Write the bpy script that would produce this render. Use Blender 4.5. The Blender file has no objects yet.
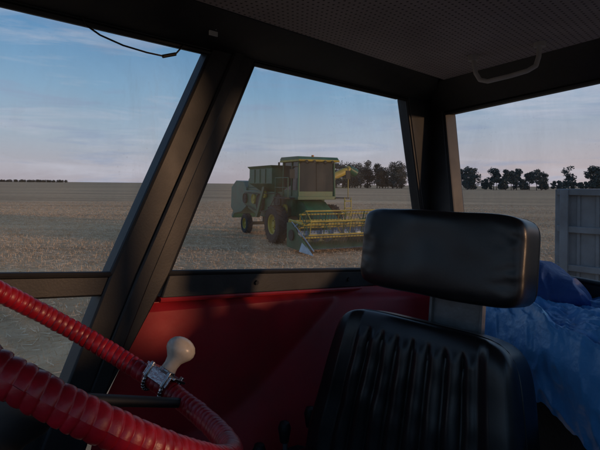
import bpy, bmesh, math, random
import numpy as np
from mathutils import Vector, Matrix, Euler, noise
random.seed(7); np.random.seed(7)
EYE=2.5
scene=bpy.context.scene
COL=scene.collection

# ------------------------------------------------------------------ materials
def nodes(m):
    m.use_nodes=True
    nt=m.node_tree
    return nt,nt.nodes,nt.links,nt.nodes['Principled BSDF']
def mat(name,c,rough=.5,metal=0.,var=.15,scale=8.,bump=0.,bscale=60.,dirt=None,dirtamt=.0,rvar=.1,spec=.5,coords='Object'):
    m=bpy.data.materials.new(name); nt,N,L,P=nodes(m)
    tc=N.new('ShaderNodeTexCoord')
    n1=N.new('ShaderNodeTexNoise'); n1.inputs['Scale'].default_value=scale; n1.inputs['Detail'].default_value=6
    L.new(tc.outputs[coords],n1.inputs['Vector'])
    r=N.new('ShaderNodeValToRGB')
    r.color_ramp.elements[0].position=.3; r.color_ramp.elements[1].position=.7
    a=[max(0,x*(1-var)) for x in c]+[1]; b=[min(1,x*(1+var)) for x in c]+[1]
    r.color_ramp.elements[0].color=a; r.color_ramp.elements[1].color=b
    L.new(n1.outputs['Fac'],r.inputs['Fac'])
    out=r.outputs['Color']
    if dirt:
        n2=N.new('ShaderNodeTexNoise'); n2.inputs['Scale'].default_value=scale*.45; n2.inputs['Detail'].default_value=8; n2.inputs['Roughness'].default_value=.7
        L.new(tc.outputs[coords],n2.inputs['Vector'])
        mr=N.new('ShaderNodeMapRange'); mr.inputs[1].default_value=.45; mr.inputs[2].default_value=.75; mr.inputs[3].default_value=0; mr.inputs[4].default_value=dirtamt
        L.new(n2.outputs['Fac'],mr.inputs[0])
        mx=N.new('ShaderNodeMixRGB'); L.new(mr.outputs[0],mx.inputs[0]); L.new(out,mx.inputs[1]); mx.inputs[2].default_value=list(dirt)+[1]
        out=mx.outputs[0]
    L.new(out,P.inputs['Base Color'])
    P.inputs['Metallic'].default_value=metal
    P.inputs['Specular IOR Level'].default_value=spec
    mr=N.new('ShaderNodeMapRange'); mr.inputs[3].default_value=max(0,rough-rvar); mr.inputs[4].default_value=min(1,rough+rvar)
    L.new(n1.outputs['Fac'],mr.inputs[0]); L.new(mr.outputs[0],P.inputs['Roughness'])
    if bump>0:
        n3=N.new('ShaderNodeTexNoise'); n3.inputs['Scale'].default_value=bscale; n3.inputs['Detail'].default_value=5
        L.new(tc.outputs[coords],n3.inputs['Vector'])
        b=N.new('ShaderNodeBump'); b.inputs['Strength'].default_value=bump; b.inputs['Distance'].default_value=.01
        L.new(n3.outputs['Fac'],b.inputs['Height']); L.new(b.outputs[0],P.inputs['Normal'])
    return m

M_frame=mat('cab_frame_paint',(.018,.019,.021),.50,0,.3,14,.04,260,dirt=(.052,.047,.043),dirtamt=.6)
M_rubber=mat('rubber_seal',(.010,.010,.011),.55,0,.2,30)
M_red=mat('red_fender_paint',(.37,.014,.022),.46,0,.3,5,.12,18,dirt=(.15,.04,.037),dirtamt=.8,spec=.4)
M_vinyl=mat('black_vinyl',(.010,.010,.012),.31,0,.2,12,.035,600,dirt=(.028,.026,.024),dirtamt=.4,rvar=.08)
M_wrap=mat('red_vinyl_wrap',(.37,.007,.019),.38,0,.3,30,.05,400,dirt=(.10,.01,.013),dirtamt=.75)
M_ivory=mat('ivory_plastic',(.64,.57,.47),.3,0,.08,25,.02,200,dirt=(.30,.23,.16),dirtamt=.6)
M_chrome=mat('worn_chrome',(.5,.5,.5),.25,1,.2,60,.1,200)
M_steel=mat('grey_steel',(.17,.18,.19),.45,.3,.2,30,.05,200,dirt=(.08,.06,.045),dirtamt=.6)
M_dark=mat('dark_floor',(.018,.018,.019),.8,0,.3,12,.3,60)
M_tarp=mat('blue_tarpaulin_plastic',(.09,.33,.70),.36,0,.12,6,.3,55,rvar=.08)
M_tarp2=mat('dark_blue_cloth',(.010,.055,.21),.6,0,.2,10,.35,50)

def headliner_mat():
    m=bpy.data.materials.new('perforated_headliner'); nt,N,L,P=nodes(m)
    tc=N.new('ShaderNodeTexCoord')
    mp=N.new('ShaderNodeMapping'); mp.inputs['Rotation'].default_value=(0,0,math.radians(44.5)); mp.inputs['Scale'].default_value=(1/.0145,)*3
    L.new(tc.outputs['Object'],mp.inputs['Vector'])
    fr=N.new('ShaderNodeVectorMath'); fr.operation='FRACTION'; L.new(mp.outputs[0],fr.inputs[0])
    sb=N.new('ShaderNodeVectorMath'); sb.operation='SUBTRACT'; L.new(fr.outputs[0],sb.inputs[0]); sb.inputs[1].default_value=(.5,.5,.5)
    ml=N.new('ShaderNodeVectorMath'); ml.operation='MULTIPLY'; L.new(sb.outputs[0],ml.inputs[0]); ml.inputs[1].default_value=(1,1,0)
    ln=N.new('ShaderNodeVectorMath'); ln.operation='LENGTH'; L.new(ml.outputs[0],ln.inputs[0])
    mr=N.new('ShaderNodeMapRange'); mr.inputs[1].default_value=.14; mr.inputs[2].default_value=.22
    L.new(ln.outputs['Value'],mr.inputs[0])
    n=N.new('ShaderNodeTexNoise'); n.inputs['Scale'].default_value=5; n.inputs['Detail'].default_value=8; L.new(tc.outputs['Object'],n.inputs['Vector'])
    r=N.new('ShaderNodeValToRGB'); r.color_ramp.elements[0].position=.3; r.color_ramp.elements[1].position=.7
    r.color_ramp.elements[0].color=(.28,.24,.24,1); r.color_ramp.elements[1].color=(.42,.37,.365,1)
    L.new(n.outputs['Fac'],r.inputs['Fac'])
    mx=N.new('ShaderNodeMixRGB'); mx.inputs[1].default_value=(.04,.033,.033,1); L.new(mr.outputs[0],mx.inputs[0]); L.new(r.outputs[0],mx.inputs[2])
    L.new(mx.outputs[0],P.inputs['Base Color']); P.inputs['Roughness'].default_value=.75
    return m
M_liner=headliner_mat()

def glass_mat():
    m=bpy.data.materials.new('dusty_window_glass'); m.use_nodes=True
    nt=m.node_tree; N=nt.nodes; L=nt.links; N.clear()
    out=N.new('ShaderNodeOutputMaterial')
    tr=N.new('ShaderNodeBsdfTransparent'); tr.inputs[0].default_value=(.94,.965,.98,1)
    df=N.new('ShaderNodeBsdfDiffuse'); df.inputs[0].default_value=(.6,.59,.57,1)
    tc=N.new('ShaderNodeTexCoord')
    def nz(sc,ms,rot,det,ro,dist=0):
        mp=N.new('ShaderNodeMapping'); mp.inputs['Scale'].default_value=ms; mp.inputs['Rotation'].default_value=rot; L.new(tc.outputs['Object'],mp.inputs['Vector'])
        n=N.new('ShaderNodeTexNoise'); n.inputs['Scale'].default_value=sc; n.inputs['Detail'].default_value=det; n.inputs['Roughness'].default_value=ro; n.inputs['Distortion'].default_value=dist
        L.new(mp.outputs[0],n.inputs['Vector']); return n.outputs['Fac']
    def rng(s,a,b,c,d_):
        q=N.new('ShaderNodeMapRange'); q.inputs[1].default_value=a;q.inputs[2].default_value=b;q.inputs[3].default_value=c;q.inputs[4].default_value=d_; L.new(s,q.inputs[0]); return q.outputs[0]
    def mth(op,a,b):
        q=N.new('ShaderNodeMath'); q.operation=op; L.new(a,q.inputs[0]); L.new(b,q.inputs[1]); return q.outputs[0]
    haze=rng(nz(3.5,(1,1,.6),(.3,.4,0),10,.68,.6),.38,.78,.03,.20)
    smear=mth('MULTIPLY',rng(nz(14,(1,1,.22),(.0,.5,.3),8,.7,1.2),.5,.72,0,.20),rng(nz(2.2,(1,1,1),(1,0,0),3,.5),.50,.66,0,1))
    v=N.new('ShaderNodeTexVoronoi'); v.inputs['Scale'].default_value=95; L.new(tc.outputs['Object'],v.inputs['Vector'])
    spots=mth('MULTIPLY',rng(v.outputs['Distance'],.22,.08,0,.16),rng(nz(6,(1,1,1),(0,0,0),2,.5),.52,.68,0,1))
    fac=mth('ADD',mth('ADD',haze,smear),spots)
    m2=N.new('ShaderNodeMixShader'); L.new(fac,m2.inputs[0]); L.new(tr.outputs[0],m2.inputs[1]); L.new(df.outputs[0],m2.inputs[2])
    L.new(m2.outputs[0],out.inputs['Surface'])
    return m
M_glass=glass_mat()

# ------------------------------------------------------------------ geometry helpers
def empty(name,loc=(0,0,0),rotz=0.,rot=None):
    o=bpy.data.objects.new(name,None); COL.objects.link(o); o.location=loc
    o.rotation_euler=rot if rot else (0,0,rotz); o.empty_display_size=.2
    return o
class MB:
    def __init__(s): s.v=[];s.f=[];s.m=[]
    def add(s,vs,fs,m=0):
        b=len(s.v); s.v+= [tuple(v) for v in vs]; s.f+=[[b+i for i in f] for f in fs]; s.m+=[m]*len(fs)
    def box(s,c,d,m=0,R=None):
        c=Vector(c); vs=[]
        for x in(-.5,.5):
            for y in(-.5,.5):
                for z in(-.5,.5):
                    p=Vector((x*d[0],y*d[1],z*d[2]))
                    if R is not None:p=R@p
                    vs.append(c+p)
        s.add(vs,[[0,1,3,2],[4,6,7,5],[0,4,5,1],[2,3,7,6],[0,2,6,4],[1,5,7,3]],m)
    def prism(s,pts,off,m=0):
        pts=[Vector(p) for p in pts]; off=Vector(off); n=len(pts)
        vs=pts+[p+off for p in pts]
        s.add(vs,[list(range(n))[::-1],list(range(n,2*n))]+[[i,(i+1)%n,n+(i+1)%n,n+i] for i in range(n)],m)
    def cyl(s,p1,p2,r,r2=None,n=14,m=0,cap=True):
        p1=Vector(p1);p2=Vector(p2);r2=r if r2 is None else r2
        d=(p2-p1).normalized(); a=d.orthogonal().normalized(); b=d.cross(a)
        vs=[]
        for i in range(n):
            t=2*math.pi*i/n; e=a*math.cos(t)+b*math.sin(t)
            vs+= [p1+e*r,p2+e*r2]
        fs=[[2*i,2*((i+1)%n),2*((i+1)%n)+1,2*i+1] for i in range(n)]
        if cap: fs+=[[2*i for i in range(n)][::-1],[2*i+1 for i in range(n)]]
        s.add(vs,fs,m)
    def path(s,pts,r,n=8,m=0):
        for a,b in zip(pts[:-1],pts[1:]): s.cyl(a,b,r,n=n,m=m)
    def lathe(s,prof,o,axis,n=32,m=0):
        o=Vector(o);d=Vector(axis).normalized();a=d.orthogonal().normalized();b=d.cross(a)
        vs=[];k=len(prof)
        for i in range(n):
            t=2*math.pi*i/n;e=a*math.cos(t)+b*math.sin(t)
            for r,h in prof: vs.append(o+e*r+d*h)
        fs=[]
        for i in range(n):
            for j in range(k-1):
                fs.append([i*k+j,((i+1)%n)*k+j,((i+1)%n)*k+j+1,i*k+j+1])
        s.add(vs,fs,m)
    def grid(s,P,m=0):
        h=len(P);w=len(P[0]); vs=[p for row in P for p in row]
        s.add(vs,[[i*w+j,i*w+j+1,(i+1)*w+j+1,(i+1)*w+j] for i in range(h-1) for j in range(w-1)],m)
    def build(s,name,mats,parent=None,smooth=True,angle=35,bevel=0,weld=False,loc=None,rot=None):
        me=bpy.data.meshes.new(name); me.from_pydata(s.v,[],s.f)
        if not isinstance(mats,(list,tuple)): mats=[mats]
        for m in mats: me.materials.append(m)
        me.polygons.foreach_set('material_index',s.m)
        bm=bmesh.new(); bm.from_mesh(me)
        if weld: bmesh.ops.remove_doubles(bm,verts=bm.verts,dist=1e-5)
        bmesh.ops.recalc_face_normals(bm,faces=bm.faces); bm.to_mesh(me); bm.free()
        if smooth:
            me.polygons.foreach_set('use_smooth',[True]*len(me.polygons))
            me.set_sharp_from_angle(angle=math.radians(angle))
        o=bpy.data.objects.new(name,me); COL.objects.link(o)
        if parent: o.parent=parent
        if loc: o.location=loc
        if rot: o.rotation_euler=rot
        if bevel>0:
            b=o.modifiers.new('bevel','BEVEL'); b.width=bevel; b.segments=2; b.limit_method='ANGLE'; b.angle_limit=math.radians(30)
        return o
def cushion(name,half,n,mats,parent,loc=(0,0,0),rot=(0,0,0),N=36,fn=None):
    B=MB()
    def S(p):
        p=[p[0],p[1],p[2]]
        q=sum(abs(c)**n for c in p)**(1/n)
        v=[p[i]/q*half[i] for i in range(3)]
        return fn(*v) if fn else tuple(v)
    g=[math.tanh(1.3*(2*i/N-1))/math.tanh(1.3) for i in range(N+1)]
    for ax in range(3):
        for sg in(-1,1):
            P=[]
            for a in g:
                row=[]
                for b in g:
                    p=[0,0,0];p[ax]=sg;p[(ax+1)%3]=a;p[(ax+2)%3]=b
                    row.append(S(p))
                P.append(row)
            B.grid(P)
    return B.build(name,mats,parent,smooth=True,angle=180,weld=True,loc=loc,rot=rot)

# ------------------------------------------------------------------ CAB  (local origin = eye point, 2.5 m above the ground)
cab=empty('tractor_cab',(0,0,EYE))
class Wall:
    def __init__(s,o,d,i): s.o=Vector((o[0],o[1],0)); s.d=Vector((d[0],d[1],0)).normalized(); s.i=Vector((i[0],i[1],0)).normalized()
    def p(s,a,z,off=0): return s.o+s.d*a+s.i*off+Vector((0,0,z))
    def poly(s,B,pts,o0,o1,m=0): B.prism([s.p(a,z,o0) for a,z in pts],s.i*(o1-o0),m)
side=Wall((-.127,1.2),(.7137,.7004),(.7004,-.7137))
rear=Wall((.5,1.8),(.447,-.894),(-.894,-.447))
sill=lambda a:-.222-.111*a
B=MB()
side.poly(B,[(-1.2,.302),(.66,.302),(.66,.45),(-1.2,.45)],-.012,.03)
side.poly(B,[(-1.2,sill(-1.2)),(-.35,sill(-.35)),(-.37,sill(-.37)-.042),(-1.2,sill(-1.2)-.042)],-.012,.028)
side.poly(B,[(-.24,sill(-.225)),(.83,sill(.83)),(.83,sill(.83)-.05),(-.26,sill(-.225)-.05)],-.012,.028)
side.poly(B,[(.0,.335),(-.128,.335),(-.372,-.187),(-.455,-.39),(-.60,-.75),(-.50,-.75),(-.385,-.43),(-.243,-.197)],-.014,.034)
side.poly(B,[(-.048,.315),(-.080,.315),(-.318,-.187),(-.41,-.40),(-.38,-.41),(-.288,-.197)],.034,.042)
side.poly(B,[(.672,.45),(.672,.30),(.774,-.09),(.83,-.33),(.88,-.75),(.93,-.75),(.872,-.3),(.868,.45)],-.014,.036)
side.poly(B,[(-1.2,.45),(-1.12,.45),(-1.12,-.9),(-1.2,-.9)],-.032,.04)
side.poly(B,[(-1.12,-.425),(-.42,-.425),(-.59,-.75),(-.6,-1.2),(-1.12,-1.2)],-.010,.012)
B.build('side_frame',M_frame,cab,bevel=.006)
B=MB()
A=[side.p(-1.2,.304,.031),side.p(.85,.304,.031),side.p(.70,.362,.135),side.p(-1.2,.362,.135)]
B.prism(A,(0,0,.05))
A=[rear.p(.02,.262,.031),rear.p(1.38,.29,.031),rear.p(1.38,.362,.10),rear.p(.12,.362,.10)]
B.prism(A,(0,0,.06))
B.build('roof_edge_lining',M_frame,cab,bevel=.004)
B=MB()
wt=lambda t:.257+.03*t
rear.poly(B,[(.02,wt(0)),(1.41,wt(1.4)),(1.41,.45),(.02,.45)],-.03,.03)
rear.poly(B,[(.0,.45),(.06,.45),(.098,.25),(.144,-.09),(.17,-.25),(.2,-.75),(0,-.75)],-.030,.034)
rear.poly(B,[(.15,-.25),(1.41,-.25),(1.41,-.30),(.15,-.30)],-.03,.028)
rear.poly(B,[(.15,-.30),(1.41,-.30),(1.41,-1.2),(.15,-1.2)],-.02,.01)
rear.poly(B,[(1.33,.3),(1.41,.3),(1.41,-.3),(1.33,-.3)],-.036,.036)
B.build('rear_frame',M_frame,cab,bevel=.006)
near=Wall(tuple((side.p(0,0,1.36)).xy),(.7137,.7004),(-.7004,.7137))
front=Wall(tuple((side.p(-1.2,0,0)).xy),(.7004,-.7137),(.7137,.7004))
B=MB()
near.poly(B,[(-1.2,.3),(.30,.3),(.30,.45),(-1.2,.45)],-.03,.03)
near.poly(B,[(-1.2,-.20),(.30,-.20),(.30,-1.2),(-1.2,-1.2)],-.03,.0)  # unseen door panel, sill raised to keep low sun off the fender
near.poly(B,[(-1.2,.3),(-1.12,.3),(-1.12,-.20),(-1.2,-.20)],-.034,.034)
near.poly(B,[(-.3,.3),(-.22,.3),(-.26,-.20),(-.34,-.20)],-.034,.034)
near.poly(B,[(.22,.3),(.30,.3),(.30,-.20),(.22,-.20)],-.034,.034)
front.poly(B,[(0,.3),(1.36,.3),(1.36,.45),(0,.45)],-.03,.03)
front.poly(B,[(0,-.26),(1.36,-.26),(1.36,-1.2),(0,-1.2)],-.03,.0)
B.build('door_and_front_frame',M_frame,cab,bevel=.005)
B=MB(); B.add([side.p(a,z,-.002) for a,z in [(-1.13,.31),(-.10,.31),(-.36,-.20),(-1.13,-.10)]],[[0,1,2,3]])
B.add([side.p(a,z,-.002) for a,z in [(-.01,.31),(.68,.31),(.835,-.32),(-.25,-.205)]],[[0,1,2,3]])
B.add([side.p(a,z,-.002) for a,z in [(-1.13,-.12),(-.38,-.21),(-.46,-.43),(-1.13,-.43)]],[[0,1,2,3]])
B.add([rear.p(a,z,-.002) for a,z in [(.09,.27),(1.35,.3),(1.35,-.26),(.16,-.26)]],[[0,1,2,3]])
B.build('window_glass',M_glass,cab,smooth=False)
def seal(B,w,pts,off=.03,r=.006):
    q=[w.p(a,z,off) for a,z in pts]; B.path(q+[q[0]],r,n=8)
B=MB()
seal(B,side,[(-1.12,.298),(-.142,.298),(-.366,-.181),(-1.12,sill(-1.12)+.003)],.028)
seal(B,side,[(-.016,.298),(.668,.298),(.77,-.09),(.824,-.31),(-.243,-.193)],.028)
seal(B,rear,[(.102,.258),(1.33,.292),(1.33,-.247),(.172,-.247),(.148,-.09)])
B.build('window_seals',M_rubber,cab)
c=[side.p(-1.2,0,.134),side.p(.73,0,.134),rear.p(.15,0,.098),rear.p(1.38,0,.098),near.p(.28,0,.03),near.p(-1.2,0,.03)]
c=[Vector((p.x,p.y,.36)) for p in c]
c[1]=Vector((.486,1.604,.36)); c.pop(2)
B=MB(); B.prism(c,(0,0,.03)); B.build('headliner',M_liner,cab,smooth=False)
B=MB(); r=[side.p(-1.25,.452,-.06),side.p(.93,.452,-.06),rear.p(1.46,.452,-.05),near.p(.35,.452,-.06),near.p(-1.25,.452,-.06)]
B.prism(r,(0,0,.09)); B.build('roof_panel',M_red,cab,bevel=.02)
B=MB(); r=[side.p(-1.2,-1.22,0),side.p(.87,-1.22,0),rear.p(1.41,-1.22,0),near.p(.3,-1.22,0),near.p(-1.2,-1.22,0)]
B.prism(r,(0,0,-.05)); B.build('floor',M_dark,cab,smooth=False)
def sm(x): x=max(0,min(1,x)); return x*x*(3-2*x)
P=[];nz=60;ns=110
for i in range(nz+1):
    row=[]
    for j in range(ns+1):
        k=j/ns; zt=lambda a: sill(a)-.05
        h=i/nz
        sl=-.27-.115*min(1,h*2.2) - .10*max(0,h-.45)
        a=sl+(.88-sl)*k
        z=zt(a)+(-.72-zt(a))*h
        o=.004+.016*sm((zt(a)-z-.012)/.02)
        crease=-.56+.33*sm((a+.15)/.75)
        o+=.55*max(0,crease-z)
        o+=.005*noise.noise(Vector((a*4,z*4,0)))
        row.append(side.p(a,z,o))
    P.append(row)
B=MB(); B.grid(P)
B.path([side.p(-.26+1.1*t/10,sill(-.26+1.1*t/10)-.056,.024) for t in range(11)],.006,n=8)
B.build('red_wheel_fender',M_red,cab,angle=25)
B=MB()
for a in(.0,.36,.7):
    p=side.p(a,sill(a)-.026,.028); B.cyl(p,p+side.i*.005,.006,n=6)
for a in(-.9,-.6,-.45):
    p=side.p(a,.345,.115); B.cyl(p,p-Vector((0,0,.008)),.006,n=8)
B.build('bolts',M_rubber,cab)
B=MB()
pts=[(.475,1.30,.350),(.480,1.295,.31),(.490,1.29,.290),(.505,1.275,.283),(.545,1.225,.287),(.572,1.19,.292),(.588,1.18,.302),(.594,1.178,.325),(.596,1.178,.362)]
B.path([Vector(p) for p in pts],.006,n=10)
for p in pts: 
    B.lathe([(0.0001,-.006),(.0043,-.0042),(.006,0),(.0043,.0042),(.0001,.006)],p,(0,0,1),n=10)
B.cyl((.475,1.30,.345),(.475,1.30,.361),.014); B.cyl((.596,1.178,.349),(.596,1.178,.361),.014)
B.build('grab_handle',mat('handle_grey_plastic',(.48,.46,.44),.42),cab)
B=MB()
p=side.p(-.165,.338,.075)
Rm=Matrix.Rotation(math.radians(44.5),3,'Z')
B.box(p+Vector((0,-.004,0)),(.022,.004,.034),R=Rm); B.box(p+Vector((.0,-.014,.015)),(.022,.022,.003),R=Rm)
B.cyl(p+side.i*.002,p+side.i*.010,.005,n=8)
B.build('bracket',mat('zinc_bracket',(.55,.55,.53),.4,.3),cab,bevel=.001)
B=MB()
cable=[side.p(-.43,.312,.034),side.p(-.42,.292,.036),side.p(-.395,.280,.036),side.p(-.35,.270,.036),side.p(-.30,.266,.036),side.p(-.265,.266,.036),side.p(-.235,.276,.036),side.p(-.215,.300,.036)]
B.path(cable,.0018,n=6); B.cyl(cable[5]+Vector((0,0,-.001)),cable[6],.004,n=8)
B.build('cable',M_rubber,cab)
B=MB()
for (x,y,z,dx,h) in [(-.03,1.08,-.565,.02,.2),(-.085,1.05,-.60,.0,.16),(.03,1.12,-.55,.03,.18)]:
    B.cyl((x+dx,y+.03,z-h-.2),(x,y,z),.006,m=0)
    B.lathe([(.0001,-.03),(.010,-.026),(.013,-.008),(.015,.006),(.011,.018),(.0001,.022)],(x,y,z),(0,0,1),n=16,m=1)
B.build('hydraulic_levers',[M_steel,M_rubber],cab)
B=MB(); B.box((-.15,1.0,-.95),(.5,.22,.6),R=Rm); B.build('side_console',M_dark,cab,bevel=.02)
B=MB(); q=side.p(-.98,-.62,.5); B.box(q,(.3,.8,.5),R=Rm); B.build('dashboard',M_dark,cab,bevel=.04)

# ------------------------------------------------------------------ SEAT
seat=empty('tractor_seat',(.24,.93,EYE),rotz=math.radians(-45))
def hr(x,y,z):
    d=.010*math.cos(min(1,abs(x)/.17)*math.pi/2)
    if y<0: y-=d*1.2
    y+=.003*noise.noise(Vector((x*12,z*16,3)))+.0012*noise.noise(Vector((x*45,z*60,9)))*sm((abs(x)-.10)/.06)
    z+=.003*noise.noise(Vector((x*9,y*9,7)))
    return(x,y,z)
hb=cushion('headrest',(.172,.05,.083),7.5,M_vinyl,seat,loc=(.024,.04,-.136),rot=(math.radians(-8),0,0),fn=hr,N=80)
def br(x,y,z):
    k=(z+.235)/.47
    if y<0:
        m=sm((.150-abs(x))/.012)*sm((.205-z)/.03)
        ch=abs(math.sin(math.pi*(x)/.0375))**.45
        y+= m*(.014-.018*ch)
        y+= m*.0015*noise.noise(Vector((x*40,z*25,5)))
        y-= .014*sm((abs(x)-.14)/.03)*sm((.225-abs(x))/.03)
    x*=1.10-.17*sm((k-.35)/.65)
    y+=.003*noise.noise(Vector((x*12,z*12,1)))
    return(x,y,z)
cushion('backrest',(.215,.058,.235),7,M_vinyl,seat,loc=(-.012,.0,-.512),rot=(math.radians(-13),0,0),N=220,fn=br)
cushion('seat_cushion',(.225,.25,.06),6,M_vinyl,seat,loc=(-.02,-.26,-.635),rot=(math.radians(4),0,0),N=40)
B=MB()
def loop(hx,hz,n,y,cnt=100,taper=0.):
    L=[]
    for i in range(cnt+1):
        t=2*math.pi*i/cnt; c,s_=math.cos(t),math.sin(t)
        q=(abs(c)**n+abs(s_)**n)**(1/n); x=c/q*hx; z=s_/q*hz
        k=(z+hz)/(2*hz)
        if taper: x*=1.10-.17*sm((k-.35)/.65)
        L.append((x,y,z))
    return L
B.path(loop(.213,.233,7,-.030,taper=1),.0035,n=6)
o=B.build('backrest_piping',M_vinyl,seat,loc=(-.012,.0,-.512),rot=(math.radians(-13),0,0))
B=MB(); B.path(loop(.170,.081,7.5,.030),.003,n=6)
B.build('headrest_piping',M_vinyl,seat,loc=(.024,.04,-.136),rot=(math.radians(-8),0,0))
B=MB()
Rx=Matrix.Rotation(math.radians(-6),3,'X')
B.box((.03,.095,-.27),(.105,.006,.26),R=Rx)
B.box((.03-.055,.09,-.27),(.006,.016,.26),R=Rx)
B.box((.03+.055,.09,-.27),(.006,.016,.26),R=Rx)
B.build('headrest_bracket',M_steel,seat,bevel=.001)
B=MB(); B.box((0,-.2,-.80),(.38,.42,.12)); B.box((0,-.2,-.97),(.3,.34,.3)); B.build('seat_base',M_dark,seat,bevel=.01)

# ------------------------------------------------------------------ STEERING WHEEL
az,tl,R0=.6512,.6353,.23
Nn=Vector((math.cos(az)*math.sin(tl),math.sin(az)*math.sin(tl),math.cos(tl)))
e1=Vector((-math.sin(az),math.cos(az),0)); e2=Nn.cross(e1)
rotm=Matrix((e1,e2,Nn)).transposed()
sw=empty('steering_wheel',(-.2775,.5589,EYE-.2011),rot=rotm.to_euler())
B=MB(); P=[];na=2600;nb=20;turns=140
for i in range(na+1):
    a=2*math.pi*i/na; row=[]
    for j in range(nb+1):
        b=2*math.pi*j/nb
        ph=(turns*a+b)/(2*math.pi)+.3*noise.noise(Vector((math.cos(a)*9,math.sin(a)*9,0))); fr=ph-math.floor(ph)
        rr=.0133+.0013*math.sin(math.pi*fr)**.6+.0009*fr
        rr+=.0009*noise.noise(Vector((math.cos(a)*20,math.sin(a)*20,b)))
        row.append(((R0+rr*math.cos(b))*math.cos(a),(R0+rr*math.cos(b))*math.sin(a),rr*math.sin(b)))
    P.append(row)
B.grid(P); B.build('wrapped_rim',M_wrap,sw,angle=60,weld=True)
B=MB()
for k in range(3):
    a=math.radians(165+120*k)
    B.cyl((math.cos(a)*.03,math.sin(a)*.03,-.05),(math.cos(a)*(R0-.012),math.sin(a)*(R0-.012),-.004),.008,.007)
B.lathe([(.0001,.0),(.03,-.002),(.038,-.012),(.036,-.05),(.025,-.07),(.022,-.55)],(0,0,-.03),(0,0,1),n=28)
B.build('hub_spokes_column',M_rubber,sw)
a=math.radians(-60); rp=Vector((R0*math.cos(a),R0*math.sin(a),0)); tg=Vector((-math.sin(a),math.cos(a),0)); rd=Vector((math.cos(a),math.sin(a),0))
kn=Vector((0,0,1))
B=MB()
B.lathe([(.0001,.021),(.011,.021),(.0125,.024),(.0115,.032),(.013,.040),(.0175,.046),(.0225,.052),(.0245,.058),(.0235,.065),(.019,.0715),(.0125,.0755),(.006,.0775),(.0001,.078)],rp,kn,n=36)
B.build('spinner_knob',M_ivory,sw,angle=50)
B=MB()
Rr=Matrix((rd,tg,kn)).transposed()
B.box(rp+kn*.0185,(.036,.060,.004),R=Rr)
B.box(rp+kn*.010-rd*.0195,(.003,.050,.018),R=Rr)
for sgn in(-1,1):
    c0=rp+tg*.018*sgn
    n=20
    prof=[]
    for i in range(n+1):
        t=math.pi*1.9*i/n+math.pi*.55
        e=rd*math.cos(t)+kn*math.sin(t)
        prof.append(c0+e*.0175)
    B.path(prof,.0035,n=8)
    B.cyl(c0+rd*.021+kn*.006,c0+rd*.021+kn*.024,.004,n=6); B.cyl(c0-rd*.021+kn*.0,c0-rd*.021+kn*.024,.004,n=6)
B.cyl(rp+kn*.018,rp+kn*.024,.014,n=20)
B.build('spinner_clamp',M_chrome,sw,bevel=.0008)

# ------------------------------------------------------------------ TARPAULIN
Q=[Vector((.455,1.16)),Vector((.62,1.50)),Vector((1.00,.80)),Vector((.60,.52))]
def ridge(v,s=1.): return 1-abs(noise.noise(v))*2.2
def tz(a,b):
    z=-.282+.03*noise.noise(Vector((a*4,b*5,0)))+.012*noise.noise(Vector((a*11,b*9,4)))
    z+=.012*ridge(Vector((a*5+b*3,b*9-a*2,9)))+.008*ridge(Vector((a*16,b*13+a*6,2)))+.003*ridge(Vector((a*45,b*38,3)))
    return z-.010
P=[];n=170
for j in range(n+1):
    row=[];b=j/n
    e0=Q[0].lerp(Q[3],b); e1_=Q[1].lerp(Q[2],b)
    for i in range(-66,n+1):
        a=i/n
        if i>=0:
            p=e0.lerp(e1_,a); z=tz(a,b)-.03*math.exp(-a*22)
        else:
            t=-i/66; d=(e1_-e0).normalized()
            fold=.016*noise.noise(Vector((b*9,t*1.5,2)))+.010*ridge(Vector((b*17,t*2.2,5)))-.008
            p=e0-d*(.018*math.sin(min(1,t*3)*math.pi/2)+fold*min(1,t*3)); z=tz(0,b)-.03-.150*t*(1+.15*noise.noise(Vector((b*6,0,8))))
        row.append((p.x,p.y,z))
    P.append(row)
tarp=empty('tarpaulin',(0,0,EYE))
B=MB(); B.grid(P); B.build('tarp_sheet',M_tarp,tarp,angle=180)
def lump(x,y,z):
    n_=Vector((x*8,y*8,z*8)); k=1+.25*noise.noise(n_)
    k+=.10*(1-abs(noise.noise(Vector((x*14+z*9,y*14,z*6)))*3))
    k+=.05*ridge(Vector((x*26+z*14,y*22,z*18)))
    pk=math.exp(-((x-.03)/.05)**2)
    z2=z*k+(.022*pk if z>0 else 0)
    return(x*k,y*k,z2)
bag=empty('cloth_bundle',(.620,1.265,EYE-.272),rotz=math.radians(-63))
cushion('cloth',(.16,.065,.050),2.2,M_tarp2,bag,N=90,fn=lump)
shelf=MB(); c0=[Vector((q.x,q.y,-.36)) for q in Q]
c0[0]+=Vector((.05,.04,0)); c0[3]+=Vector((.05,.04,0))
shelf.prism(c0,(0,0,-.6)); shelf.build('rear_storage_box',M_dark,cab)

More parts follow.
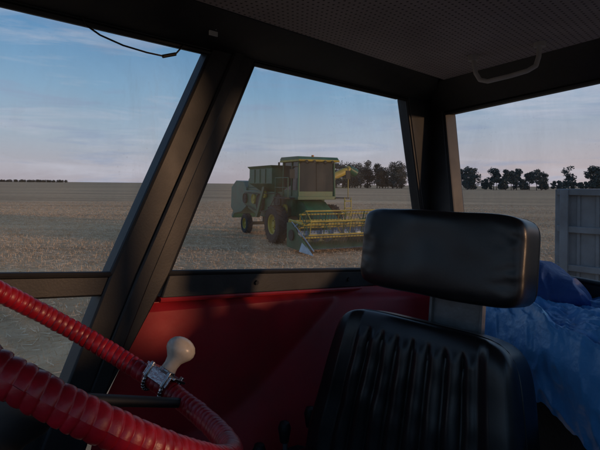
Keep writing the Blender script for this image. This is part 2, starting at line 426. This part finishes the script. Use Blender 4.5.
# ------------------------------------------------------------------ GROUND
def ground_mat():
    m=bpy.data.materials.new('stubble_field_soil'); nt,N,L,P=nodes(m)
    tc=N.new('ShaderNodeTexCoord')
    def nz(sc,mapsc=None,det=6,rot=0,rough=.6):
        v=tc.outputs['Object']
        if mapsc:
            mp=N.new('ShaderNodeMapping'); mp.inputs['Scale'].default_value=mapsc; mp.inputs['Rotation'].default_value=(0,0,rot); L.new(v,mp.inputs['Vector']); v=mp.outputs[0]
        n=N.new('ShaderNodeTexNoise'); n.inputs['Scale'].default_value=sc; n.inputs['Detail'].default_value=det; n.inputs['Roughness'].default_value=rough; L.new(v,n.inputs['Vector']); return n.outputs['Fac']
    a=nz(1.2,None,9,0,.75)
    r=N.new('ShaderNodeValToRGB'); r.color_ramp.elements[0].position=.32; r.color_ramp.elements[1].position=.68
    r.color_ramp.elements[0].color=(.60,.37,.20,1); r.color_ramp.elements[1].color=(.92,.63,.38,1); L.new(a,r.inputs['Fac'])
    b=nz(1.,(.012,.22,1),6,math.radians(-9),.7)
    r2=N.new('ShaderNodeValToRGB'); r2.color_ramp.elements[0].position=.40; r2.color_ramp.elements[1].position=.60
    r2.color_ramp.elements[0].color=(.64,.62,.60,1); r2.color_ramp.elements[1].color=(1.08,1.06,1.02,1); L.new(b,r2.inputs['Fac'])
    c=nz(.02,None,4)
    r3=N.new('ShaderNodeValToRGB'); r3.color_ramp.elements[0].position=.35; r3.color_ramp.elements[1].position=.65
    r3.color_ramp.elements[0].color=(.90,.86,.82,1); r3.color_ramp.elements[1].color=(1.05,1.03,1.,1); L.new(c,r3.inputs['Fac'])
    m1=N.new('ShaderNodeMixRGB'); m1.blend_type='MULTIPLY'; m1.inputs[0].default_value=1; L.new(r.outputs[0],m1.inputs[1]); L.new(r2.outputs[0],m1.inputs[2])
    m2=N.new('ShaderNodeMixRGB'); m2.blend_type='MULTIPLY'; m2.inputs[0].default_value=1; L.new(m1.outputs[0],m2.inputs[1]); L.new(r3.outputs[0],m2.inputs[2])
    L.new(m2.outputs[0],P.inputs['Base Color']); P.inputs['Roughness'].default_value=.95; P.inputs['Specular IOR Level'].default_value=.05
    bp=N.new('ShaderNodeBump'); bp.inputs['Strength'].default_value=.8; bp.inputs['Distance'].default_value=.08
    L.new(nz(9,None,6),bp.inputs['Height']); L.new(bp.outputs[0],P.inputs['Normal'])
    return m
B=MB(); B.add([(-4000,-4000,0),(4000,-4000,0),(4000,4000,0),(-4000,4000,0)],[[0,1,2,3]])
B.build('ground',ground_mat(),smooth=False)
def straw_mat():
    m=bpy.data.materials.new('straw'); nt,N,L,P=nodes(m)
    tc=N.new('ShaderNodeTexCoord'); n=N.new('ShaderNodeTexNoise'); n.inputs['Scale'].default_value=5; n.inputs['Detail'].default_value=4; L.new(tc.outputs['Object'],n.inputs['Vector'])
    g=N.new('ShaderNodeNewGeometry'); 
    ad=N.new('ShaderNodeMath'); ad.operation='ADD'; L.new(n.outputs['Fac'],ad.inputs[0]); 
    sc=N.new('ShaderNodeMath'); sc.operation='MULTIPLY'; sc.inputs[1].default_value=.5; L.new(g.outputs['Random Per Island'],sc.inputs[0]); L.new(sc.outputs[0],ad.inputs[1])
    r=N.new('ShaderNodeValToRGB'); r.color_ramp.elements[0].position=.4; r.color_ramp.elements[1].position=1.
    r.color_ramp.elements[0].color=(.54,.34,.18,1); r.color_ramp.elements[1].color=(.92,.70,.45,1); L.new(ad.outputs[0],r.inputs['Fac']); L.new(r.outputs[0],P.inputs['Base Color'])
    P.inputs['Roughness'].default_value=.7; P.inputs['Specular IOR Level'].default_value=.15
    return m
nB=170000
d=6+np.random.rand(nB)**.75*60
th=(np.random.rand(nB)-.5)*2*math.radians(42)
x=d*np.sin(th);y=d*np.cos(th)
hd=np.array([.37,.93]); pr=np.array([.93,-.37])
rw=x*pr[0]+y*pr[1]; al=x*hd[0]+y*hd[1]
rw=np.round(rw/.16)*.16+np.random.randn(nB)*.022
x=rw*pr[0]+al*hd[0]; y=rw*pr[1]+al*hd[1]
h=(.06+.06*np.random.rand(nB))*np.clip((75-d)/45,.25,1); lean=np.random.randn(nB,2)*.04
loose=np.random.rand(nB)<.42
ang=np.random.rand(nB)*math.pi*2; w=.0035+.0035*np.random.rand(nB)+d*.00015
V=np.zeros((nB,3,3))
V[:,0,0]=x-w*np.cos(ang);V[:,0,1]=y-w*np.sin(ang);V[:,1,0]=x+w*np.cos(ang);V[:,1,1]=y+w*np.sin(ang)
V[:,2,0]=x+lean[:,0];V[:,2,1]=y+lean[:,1];V[:,2,2]=h
L_=.12+.15*np.random.rand(nB)
V[loose,0,2]=.02;V[loose,1,2]=.03
V[loose,2,0]=(x-L_*np.sin(ang))[loose];V[loose,2,1]=(y+L_*np.cos(ang))[loose];V[loose,2,2]=(.02+.06*np.random.rand(nB))[loose]
me=bpy.data.meshes.new('stubble'); me.vertices.add(nB*3); me.vertices.foreach_set('co',V.reshape(-1))
me.loops.add(nB*3); me.loops.foreach_set('vertex_index',np.arange(nB*3)); me.polygons.add(nB); me.polygons.foreach_set('loop_start',np.arange(0,nB*3,3)); me.polygons.foreach_set('loop_total',np.full(nB,3)); me.update(); me.materials.append(straw_mat())
o=bpy.data.objects.new('stubble',me); COL.objects.link(o)

# ------------------------------------------------------------------ TREES
def leaf_mat():
    m=bpy.data.materials.new('distant_foliage'); nt,N,L,P=nodes(m)
    g=N.new('ShaderNodeNewGeometry'); r=N.new('ShaderNodeValToRGB')
    r.color_ramp.elements[0].color=(.045,.06,.06,1); r.color_ramp.elements[1].color=(.09,.11,.095,1)
    L.new(g.outputs['Random Per Island'],r.inputs['Fac']); L.new(r.outputs[0],P.inputs['Base Color']); P.inputs['Roughness'].default_value=.9
    return m
M_leaf=leaf_mat(); M_bark=mat('bark',(.05,.04,.032),.9)
def trees(name,specs):
    B=MB()
    for (X,Y,H,Wd,trunk) in specs:
        B.cyl((X,Y,-.5),(X+random.uniform(-.3,.3),Y,H*.6),H*.022,H*.010,n=6,m=1)
        for k in range(5):
            a=random.uniform(0,6.28); z0=H*random.uniform(trunk,.6)
            B.cyl((X,Y,z0),(X+math.cos(a)*Wd*.35,Y+math.sin(a)*Wd*.35,z0+H*.2),H*.008,H*.003,n=4,m=1)
        cl=[]
        nc=random.randint(18,24)
        for k in range(nc):
            t=random.random(); zz=H*(trunk+(1-trunk)*(.10+.82*t)); rad=Wd*.46*math.sin(math.pi*(.2+.70*t))**.6
            a=random.uniform(0,6.28); q=rad*random.uniform(.1,.85)
            cl.append((X+math.cos(a)*q,Y+math.sin(a)*q,zz,Wd*random.uniform(.15,.25)))
        for (cx,cy,cz,cr) in cl:
            for q in range(75):
                v=Vector(np.random.randn(3)).normalized()*cr*random.random()**.4
                c=Vector((cx,cy,cz))+Vector((v.x,v.y,v.z*.8)); s_=random.uniform(.25,.55)
                n1=Vector(np.random.randn(3)).normalized(); n2=n1.orthogonal().normalized(); n3=n1.cross(n2)
                B.add([c-n2*s_,c+n3*s_*.7,c+n2*s_,c-n3*s_*.7],[[0,1,2,3]],0)
    return B.build(name,[M_leaf,M_bark],smooth=False)
def row(u0,u1,D,Hs,gap,trunk,wf=.75):
    out=[];x=(u0-300)/471*D; x1=(u1-300)/471*D
    while x<x1:
        H=random.uniform(*Hs); w=H*wf*random.uniform(.8,1.15)
        out.append((x,D+random.uniform(-12,12),H,w,trunk)); x+=w*gap*random.uniform(.7,1.2)
    return out
sp_=row(336,404,330,(16.5,20.5),.42,.08)+row(332,405,345,(12,16),.4,.0)
sp_+=row(455,490,300,(12.5,15),.5,.15,.65)+row(492,546,300,(11.5,14.5),.68,.3,.68)+row(458,545,330,(5,8),.7,.0)
sp_+=row(577,640,260,(13,16),.45,.1,.65)+row(545,640,420,(6,9),.8,.0)
trees('tree_row',sp_)
sp_=row(-60,66,1500,(5,8),.33,.0,1.8)
trees('distant_hedgerow',sp_)

# ------------------------------------------------------------------ COMBINE HARVESTER
comb=empty('combine_harvester',(.19,20.4,0),rotz=math.atan2(-.89,.45))
G=mat('combine_green_paint',(.018,.115,.052),.42,0,.3,2.5,.1,20,dirt=(.075,.095,.06),dirtamt=.5)
G2=mat('combine_faded_green',(.04,.15,.105),.5,0,.25,2.,.1,20,dirt=(.10,.13,.09),dirtamt=.45)
Yl=mat('combine_yellow_paint',(.47,.36,.045),.5,0,.25,3,.1,30,dirt=(.17,.13,.06),dirtamt=.65)
Ty=mat('tyre_rubber',(.025,.024,.023),.9,0,.3,6,.2,40,dirt=(.09,.075,.055),dirtamt=.5)
Dk=mat('machine_dark',(.02,.028,.024),.7,0,.3,4,dirt=(.08,.07,.05),dirtamt=.4)
Sv=mat('bare_steel',(.33,.40,.44),.4,.4,.2,6,dirt=(.15,.12,.09),dirtamt=.4)
CG=mat('cab_tinted_glass',(.012,.020,.020),.10,0,.1,3,rvar=.03,spec=.3)
Am=mat('amber_lens',(.6,.2,.02),.3)
CM=[G,G2,Yl,Ty,Dk,Sv,CG,Am]
g,g2,yl,ty,dk,sv,cg,am=range(8)
def xz(B,pts,y0,y1,m=0): B.prism([(x,y0,z) for x,z in pts],(0,y1-y0,0),m)
def wheel(B,x,y,r,w,rr,out,lugs=22):
    o=(x,y,r)
    hw=w/2
    B.lathe([(rr,-hw*.8),(rr+.04,-hw*.95),(r*.86,-hw),(r*.955,-hw*.82),(r*.97,-hw*.3),(r*.97,hw*.3),(r*.955,hw*.82),(r*.86,hw),(rr+.04,hw*.95),(rr,hw*.8)],o,(0,1,0),n=40,m=ty)
    B.lathe([(rr,-hw*.8),(rr*.93,-hw*.7),(rr*.88,0),(rr*.93,hw*.7),(rr,hw*.8)],o,(0,1,0),n=40,m=yl)
    s=out
    B.lathe([(rr*.9,s*hw*.3),(rr*.6,s*hw*.12),(rr*.35,s*hw*.3),(rr*.3,s*hw*.55),(.001,s*hw*.6)],o,(0,1,0),n=30,m=yl)
    for k in range(8):
        t=k*math.pi/4; B.cyl((x+math.cos(t)*rr*.48,y+s*hw*.2,r+math.sin(t)*rr*.48),(x+math.cos(t)*rr*.48,y+s*hw*.36,r+math.sin(t)*rr*.48),rr*.05,n=6,m=dk)
    for k in range(lugs):
        for sd in(-1,1):
            t=2*math.pi*(k+(.5 if sd>0 else 0))/lugs
            Rr=Matrix.Rotation(-t,3,'Y')@Matrix.Rotation(sd*math.radians(35),3,'X')
            B.box((x+math.cos(t)*r*.975,y+sd*hw*.45,r+math.sin(t)*r*.975),(r*.06,hw*1.0,r*.055),m=ty,R=Rr)
B=MB()
wheel(B,0,-1.32,.80,.50,.42,-1); wheel(B,0,1.32,.80,.50,.42,1)
wheel(B,-4.25,-1.05,.50,.32,.27,-1,18); wheel(B,-4.25,1.05,.50,.32,.27,1,18)
B.cyl((0,-1.3,.8),(0,1.3,.8),.14,m=dk); B.cyl((-4.25,-1,.5),(-4.25,1,.5),.08,m=dk); B.box((-4.25,0,.75),(.2,.3,.5),m=dk)
B.box((0,-1.0,1.0),(.5,.12,.9),m=g); B.box((0,1.0,1.0),(.5,.12,.9),m=g)
B.build('wheels_and_axles',CM,comb,angle=30)
B=MB()
xz(B,[(.35,1.15),(.45,2.0),(.2,2.3),(-4.9,2.3),(-4.9,1.25),(-3.6,.95),(-.9,.85)],-.78,.78,g)
xz(B,[(-4.9,2.3),(-5.3,2.62),(-6.5,2.66),(-7.25,2.3),(-7.35,1.15),(-6.7,.85),(-5.6,1.0),(-4.9,1.3)],-.86,.86,g2)
xz(B,[(-7.0,1.0),(-7.36,1.05),(-7.75,.62),(-7.5,.55)],-.7,.7,g2)
for s in(-1,1):
    y0=.785*s; y1=.93*s
    xz(B,[(-1.1,1.35),(-1.1,2.15),(-2.3,2.15),(-2.3,1.2)],y0,y1,g)
    xz(B,[(-2.36,1.2),(-2.36,2.15),(-4.7,2.15),(-4.7,1.45),(-3.5,1.2)],y0,y1+.05*s,g)
B.build('threshing_body_and_straw_hood',CM,comb,bevel=.03)
B=MB()
def hop(x0,x1,y,z0,xa,xb,yb,z1,m):
    B.add([(x0,-y,z0),(x1,-y,z0),(x1,y,z0),(x0,y,z0),(xa,-yb,z1),(xb,-yb,z1),(xb,yb,z1),(xa,yb,z1)],[[3,2,1,0],[4,5,6,7],[0,1,5,4],[1,2,6,5],[2,3,7,6],[3,0,4,7]],m)
hop(-3.0,-.6,.8,2.15,-3.2,-.5,1.32,2.5,g); hop(-3.2,-.5,1.32,2.501,-3.2,-.5,1.32,3.18,g); hop(-3.2,-.5,1.32,3.181,-3.32,-.42,1.40,3.30,g)
for x in(-2.5,-1.85,-1.2):
    for s in(-1,1): B.box((x,1.335*s,2.84),(.05,.03,.62),m=g)
xz(B,[(-3.36,2.31),(-3.36,3.0),(-4.5,2.95),(-4.85,2.7),(-4.9,2.31)],-.75,.75,g)
B.box((-4.0,-.76,2.65),(.8,.03,.4),m=dk); 
for k in range(7): B.box((-4.0,-.785,2.49+k*.055),(.78,.02,.018),m=g)
B.cyl((-3.8,.5,2.95),(-3.8,.5,3.6),.05,m=dk); B.cyl((-4.3,-.3,2.9),(-4.3,-.3,3.35),.12,m=dk)
B.build('grain_tank_and_engine_hood',CM,comb,bevel=.02)
B=MB()
x0,x1,yb=-.38,1.12,.85
for x,y in[(x0,-yb),(x0,yb),(x1,-yb),(x1,yb)]:
    B.cyl((x,y,1.9),(x*.97 if x>0 else x,y*.97,3.42),.045,n=6,m=g)
B.box((.37,0,1.93),(1.6,1.78,.14),m=g)
B.box((.37,0,2.12),(1.44,1.66,.26),m=g)
B.add([(x0+.03,-.83,2.2),(x1-.02,-.83,2.2),(x1-.02,.83,2.2),(x0+.03,.83,2.2),(x0+.03,-.8,3.42),(x1-.06,-.8,3.42),(x1-.06,.8,3.42),(x0+.03,.8,3.42)],[[3,2,1,0],[4,5,6,7],[0,1,5,4],[1,2,6,5],[2,3,7,6],[3,0,4,7]],cg)
B.cyl((.45,-.845,2.0),(.45,-.82,3.42),.03,n=6,m=g); B.cyl((1.12,0,2.2),(1.07,0,3.42),.015,n=6,m=dk)
xz(B,[(-.5,3.42),(1.32,3.42),(1.36,3.47),(1.34,3.50),(-.5,3.50)],-.95,.95,yl)
xz(B,[(-.5,3.502),(1.33,3.502),(1.2,3.62),(-.4,3.64),(-.52,3.56)],-.93,.93,g)
for y in(-.6,-.25,.25,.6): B.cyl((1.33,y,3.42),(1.39,y,3.41),.06,n=12,m=dk)
B.cyl((-.2,.5,3.63),(-.2,.5,3.78),.06,n=10,m=am)
B.box((.45,1.2,1.92),(1.5,.7,.05),m=dk); B.box((.3,-1.1,1.92),(1.2,.5,.05),m=dk)
for s in(-1,1):
    yy=1.5 if s>0 else -1.33
    B.path([(1.15,yy,1.95),(1.15,yy,2.75),(-.1,yy,2.75),(-.1,yy,1.95)],.020,n=6,m=g if s<0 else yl); B.path([(1.15,yy,2.35),(-.1,yy,2.35)],.016,n=6,m=g if s<0 else yl)
for yy in(1.3,1.62): B.path([(1.25,yy,.5),(1.2,yy,1.95)],.025,n=6,m=yl)
for k in range(5): B.cyl((1.25,1.3,.6+k*.3),(1.25,1.62,.6+k*.3),.022,n=6,m=yl)
for s in(-1,1):
    B.path([(1.1,.85*s,3.2),(1.45,1.3*s,3.2),(1.45,1.3*s,2.95)],.018,n=6,m=dk); B.box((1.45,1.3*s,2.9),(.04,.22,.36),m=dk)
B.build('driver_cab',CM,comb,bevel=.012)
B=MB()
B.cyl((-.9,1.15,1.8),(-.9,1.25,2.6),.19,n=16,m=g)
B.cyl((-.9,1.2,2.5),(-1.2,3.05,3.25),.17,n=18,m=yl); B.cyl((-1.2,3.05,3.25),(-1.24,3.42,3.06),.19,.23,n=16,m=g)
B.path([(-.9,1.3,2.9),(-1.05,2.1,3.25),(-1.2,2.95,3.5)],.02,n=6,m=dk)
B.build('unloading_auger',CM,comb)
B=MB()
for (x,z,r,m) in[(-.55,1.75,.34,dk),(-1.35,1.2,.22,yl),(-2.6,1.6,.42,dk),(-3.4,1.75,.24,yl),(-4.6,1.75,.26,dk),(-2.0,2.0,.16,yl),(.2,1.45,.2,yl)]:
    B.lathe([(.001,-.03),(r*.3,-.03),(r*.35,.0),(r*.85,.0),(r,-.05),(r,.05),(.001,.05)],(x,-1.02,z),(0,1,0),n=24,m=m)
def belt(a,b,ra,rb):
    B.path([(a[0],-1.05,a[1]+ra),(b[0],-1.05,b[1]+rb)],.02,n=6,m=dk); B.path([(a[0],-1.05,a[1]-ra),(b[0],-1.05,b[1]-rb)],.02,n=6,m=dk)
belt((-.55,1.75),(-1.35,1.2),.34,.22); belt((-2.6,1.6),(-4.6,1.75),.42,.3); belt((-.55,1.75),(-2.6,1.6),.34,.42)
B.prism([(-3.0,-.95,.9),(-2.75,-.95,.9),(-1.7,-.95,2.6),(-1.95,-.95,2.6)],(0,-.16,0),g)
xz(B,[(.3,1.15),(.4,1.85),(.9,1.75),(2.15,1.0),(2.15,.35),(1.6,.45)],-.55,.55,g)
B.cyl((.6,-.62,.9),(1.9,-.62,.5),.05,m=sv); B.cyl((.6,.62,.9),(1.9,.62,.5),.05,m=sv)
B.build('drives_and_feeder_house',CM,comb,bevel=.01)
B=MB(); Wd=1.76
xz(B,[(2.15,.22),(2.15,1.05),(2.22,1.09),(2.22,.30),(3.2,.20),(3.35,.16),(3.2,.15)],-Wd,Wd,g)
B.box((2.18,0,1.09),(.12,2*Wd,.09),m=yl)
for s in(-1,1):
    xz(B,[(2.1,.15),(2.1,1.05),(2.5,1.1),(2.95,.70),(3.5,.45),(3.95,.16),(3.3,.12)],s*Wd,s*(Wd+.05),g if s<0 else yl)
    B.add([(3.35,s*(Wd-.10),.12),(3.35,s*(Wd+.16),.12),(3.35,s*(Wd+.03),.50),(4.25,s*(Wd+.05),.08)],[[0,1,2],[0,1,3],[1,2,3],[2,0,3]],sv)
    B.path([(2.15,s*(Wd-.04),1.15),(3.25,s*(Wd-.02),1.08)],.045,n=6,m=yl)
    B.path([(2.2,s*(Wd+.02),.7),(2.95,s*(Wd+.02),1.05)],.03,n=6,m=sv)
    B.lathe([(.001,-.02),(.2,-.02),(.2,.02),(.001,.02)],(2.55,s*(Wd+.09),.62),(0,1,0),n=20,m=dk)
    B.path([(2.5,s*(Wd+.03),1.1),(3.3,s*(Wd+.06),.75),(4.3,s*(Wd+.08),.25)],.022,n=6,m=sv)
B.cyl((2.6,-Wd,.62),(2.6,Wd,.62),.15,n=16,m=sv)
vs=[];K=160
for i in range(K+1):
    t=i/K; y=-Wd+2*Wd*t; a=(t if t<.5 else 1-t)*14*math.pi
    vs+=[(2.6+.15*math.cos(a),y,.62+.15*math.sin(a)),(2.6+.30*math.cos(a),y,.62+.30*math.sin(a))]
B.add(vs,[[2*i,2*i+1,2*i+3,2*i+2] for i in range(K)],sv)
cx,cz,rr=3.25,1.05,.50
B.cyl((cx,-Wd+.05,cz),(cx,Wd-.05,cz),.05,n=10,m=yl)
for k in range(6):
    a=k*math.pi/3+.3; px,pz=cx+rr*math.cos(a),cz+rr*math.sin(a)
    B.cyl((px,-Wd+.08,pz),(px,Wd-.08,pz),.030,n=8,m=yl)
    for y in np.linspace(-Wd+.12,Wd-.12,5): B.cyl((cx,y,cz),(px,y,pz),.018,n=6,m=g)
    a2=(k+1)*math.pi/3+.3
    for y in (-Wd+.12,0,Wd-.12): B.cyl((px,y,pz),(cx+rr*math.cos(a2),y,cz+rr*math.sin(a2)),.014,n=5,m=yl)
    for y in np.linspace(-Wd+.15,Wd-.15,26): B.cyl((px,y,pz),(px-.05,y,pz-.24),.008,n=4,m=dk)
for y in np.linspace(-Wd+.05,Wd-.05,48): B.cyl((3.3,y,.17),(3.46,y,.15),.014,.003,n=5,m=sv)
B.build('grain_header_with_reel',CM,comb,bevel=0)

# ------------------------------------------------------------------ TRAILER
tr=empty('farm_trailer',(2.51,4.5,0),rotz=math.radians(-45))
Tg=mat('trailer_grey_boards',(.20,.205,.21),.7,0,.3,3,.2,30,dirt=(.10,.08,.065),dirtamt=.9)
B=MB()
B.box((1.15,.02,1.73),(2.3,.04,1.42),m=0); B.box((1.15,4.98,1.73),(2.3,.04,1.42),m=0)
B.box((.02,2.5,1.73),(.04,4.9,1.42),m=0); B.box((2.28,2.5,1.73),(.04,4.9,1.42),m=0)
B.box((1.15,2.5,1.0),(2.3,5.0,.08),m=0)
for z in(1.03,1.38,1.74,2.10,2.45):
    B.box((1.15,-.025,z),(2.36,.05,.06),m=0); B.box((-.025,2.5,z),(.05,5.0,.06),m=0)
for x in(.03,.78,1.52,2.27): B.box((x,-.035,1.74),(.07,.07,1.47),m=0)
for y in(.05,1.25,2.5,3.75,4.95): B.box((-.035,y,1.74),(.07,.07,1.47),m=0)
for k in range(14): B.box((.14+.155*k,-.008,1.74),(.03,.016,1.40),m=0)
B.box((1.15,2.5,.85),(.9,4.8,.16),m=1)
for y in(.9,4.1):
    for x in(.2,2.1):
        B.lathe([(.24,-.1),(.42,-.12),(.46,-.08),(.46,.08),(.42,.12),(.24,.1),(.2,.02),(.001,.02)],(x,y,.46),(1,0,0),n=28,m=1)
    B.cyl((.2,y,.46),(2.1,y,.46),.06,m=1)
B.path([(.9,0,.7),(1.15,-1.2,.55),(1.4,0,.7)],.05,m=1)
B.build('box_body_and_chassis',[Tg,Dk],tr,bevel=.006)

# ------------------------------------------------------------------ WORLD, SUN
EL=math.radians(4.2)
SunV=Vector((.93*math.cos(EL),-.36*math.cos(EL),math.sin(EL))).normalized()
w=bpy.data.worlds.new('World'); scene.world=w; w.use_nodes=True
nt=w.node_tree;N=nt.nodes;L=nt.links;bg=N['Background']
sky=N.new('ShaderNodeTexSky'); sky.sky_type='NISHITA'; sky.sun_disc=False; sky.sun_elevation=EL; sky.sun_rotation=math.atan2(.93,-.36); sky.air_density=1.; sky.dust_density=1.
tc=N.new('ShaderNodeTexCoord'); sx=N.new('ShaderNodeSeparateXYZ'); L.new(tc.outputs['Generated'],sx.inputs[0])
rp_=N.new('ShaderNodeValToRGB'); cr=rp_.color_ramp
stops=[(0,(.47,.43,.49)),(.03,(.46,.45,.53)),(.09,(.39,.48,.61)),(.18,(.26,.44,.64)),(.30,(.13,.32,.58)),(.45,(.08,.22,.46)),(1,(.055,.13,.30))]
cr.elements[0].position=0;cr.elements[0].color=stops[0][1]+(1,); cr.elements[1].position=1;cr.elements[1].color=stops[-1][1]+(1,)
for p,c in stops[1:-1]:
    e=cr.elements.new(p);e.color=c+(1,)
L.new(sx.outputs['Z'],rp_.inputs['Fac'])
sc=N.new('ShaderNodeVectorMath');sc.operation='SCALE';sc.inputs['Scale'].default_value=.09;L.new(sky.outputs[0],sc.inputs[0])
mx=N.new('ShaderNodeMixRGB');mx.inputs[0].default_value=.15;L.new(rp_.outputs[0],mx.inputs[1]);L.new(sc.outputs[0],mx.inputs[2])
wx=N.new('ShaderNodeMapRange');wx.inputs[1].default_value=-.05;wx.inputs[2].default_value=.75;L.new(sx.outputs['X'],wx.inputs[0])
wz=N.new('ShaderNodeMapRange');wz.inputs[1].default_value=.0;wz.inputs[2].default_value=.20;wz.inputs[3].default_value=.6;wz.inputs[4].default_value=0;L.new(sx.outputs['Z'],wz.inputs[0])
wm=N.new('ShaderNodeMath');wm.operation='MULTIPLY';L.new(wx.outputs[0],wm.inputs[0]);L.new(wz.outputs[0],wm.inputs[1])
mw=N.new('ShaderNodeMixRGB');L.new(wm.outputs[0],mw.inputs[0]);L.new(mx.outputs[0],mw.inputs[1]);mw.inputs[2].default_value=(.72,.52,.47,1)
def layer(prev,scale,rot,seed,lo,hi,amt,col):
    mp=N.new('ShaderNodeMapping');mp.inputs['Scale'].default_value=scale;mp.inputs['Rotation'].default_value=rot;mp.inputs['Location'].default_value=seed;L.new(tc.outputs['Generated'],mp.inputs['Vector'])
    nz=N.new('ShaderNodeTexNoise');nz.inputs['Scale'].default_value=1.7;nz.inputs['Detail'].default_value=8;nz.inputs['Roughness'].default_value=.6;nz.inputs['Distortion'].default_value=.5;L.new(mp.outputs[0],nz.inputs['Vector'])
    mr=N.new('ShaderNodeMapRange');mr.inputs[1].default_value=lo;mr.inputs[2].default_value=hi;mr.inputs[3].default_value=0;mr.inputs[4].default_value=amt;L.new(nz.outputs['Fac'],mr.inputs[0])
    m2=N.new('ShaderNodeMixRGB');L.new(mr.outputs[0],m2.inputs[0]);L.new(prev,m2.inputs[1]);m2.inputs[2].default_value=col
    return m2.outputs[0]
q=layer(mw.outputs[0],(1.6,1.6,12),(0,.05,0),(0,0,0),.49,.70,.60,(.58,.58,.66,1))
q=layer(q,(2.6,2.6,20),(0,.04,.5),(3,1,5),.53,.66,.45,(.28,.35,.50,1))
L.new(q,bg.inputs['Color']);bg.inputs['Strength'].default_value=1.0
ld=bpy.data.lights.new('sun','SUN');ld.energy=1.3;ld.angle=math.radians(4);ld.color=(1,.58,.32)
lo=bpy.data.objects.new('sun',ld);COL.objects.link(lo);lo.rotation_euler=SunV.to_track_quat('Z','Y').to_euler();lo.location=(30,-10,20)

# ------------------------------------------------------------------ CAMERA
cd=bpy.data.cameras.new('camera');co=bpy.data.objects.new('camera',cd);COL.objects.link(co)
co.location=(0,0,EYE);co.rotation_euler=(math.radians(90),-math.radians(.57),0)
cd.sensor_width=36;cd.lens=28.26;cd.shift_y=-.0683;cd.clip_start=.02;cd.clip_end=9000
scene.camera=co
scene.view_settings.view_transform='Standard';scene.view_settings.look='None';scene.view_settings.exposure=0
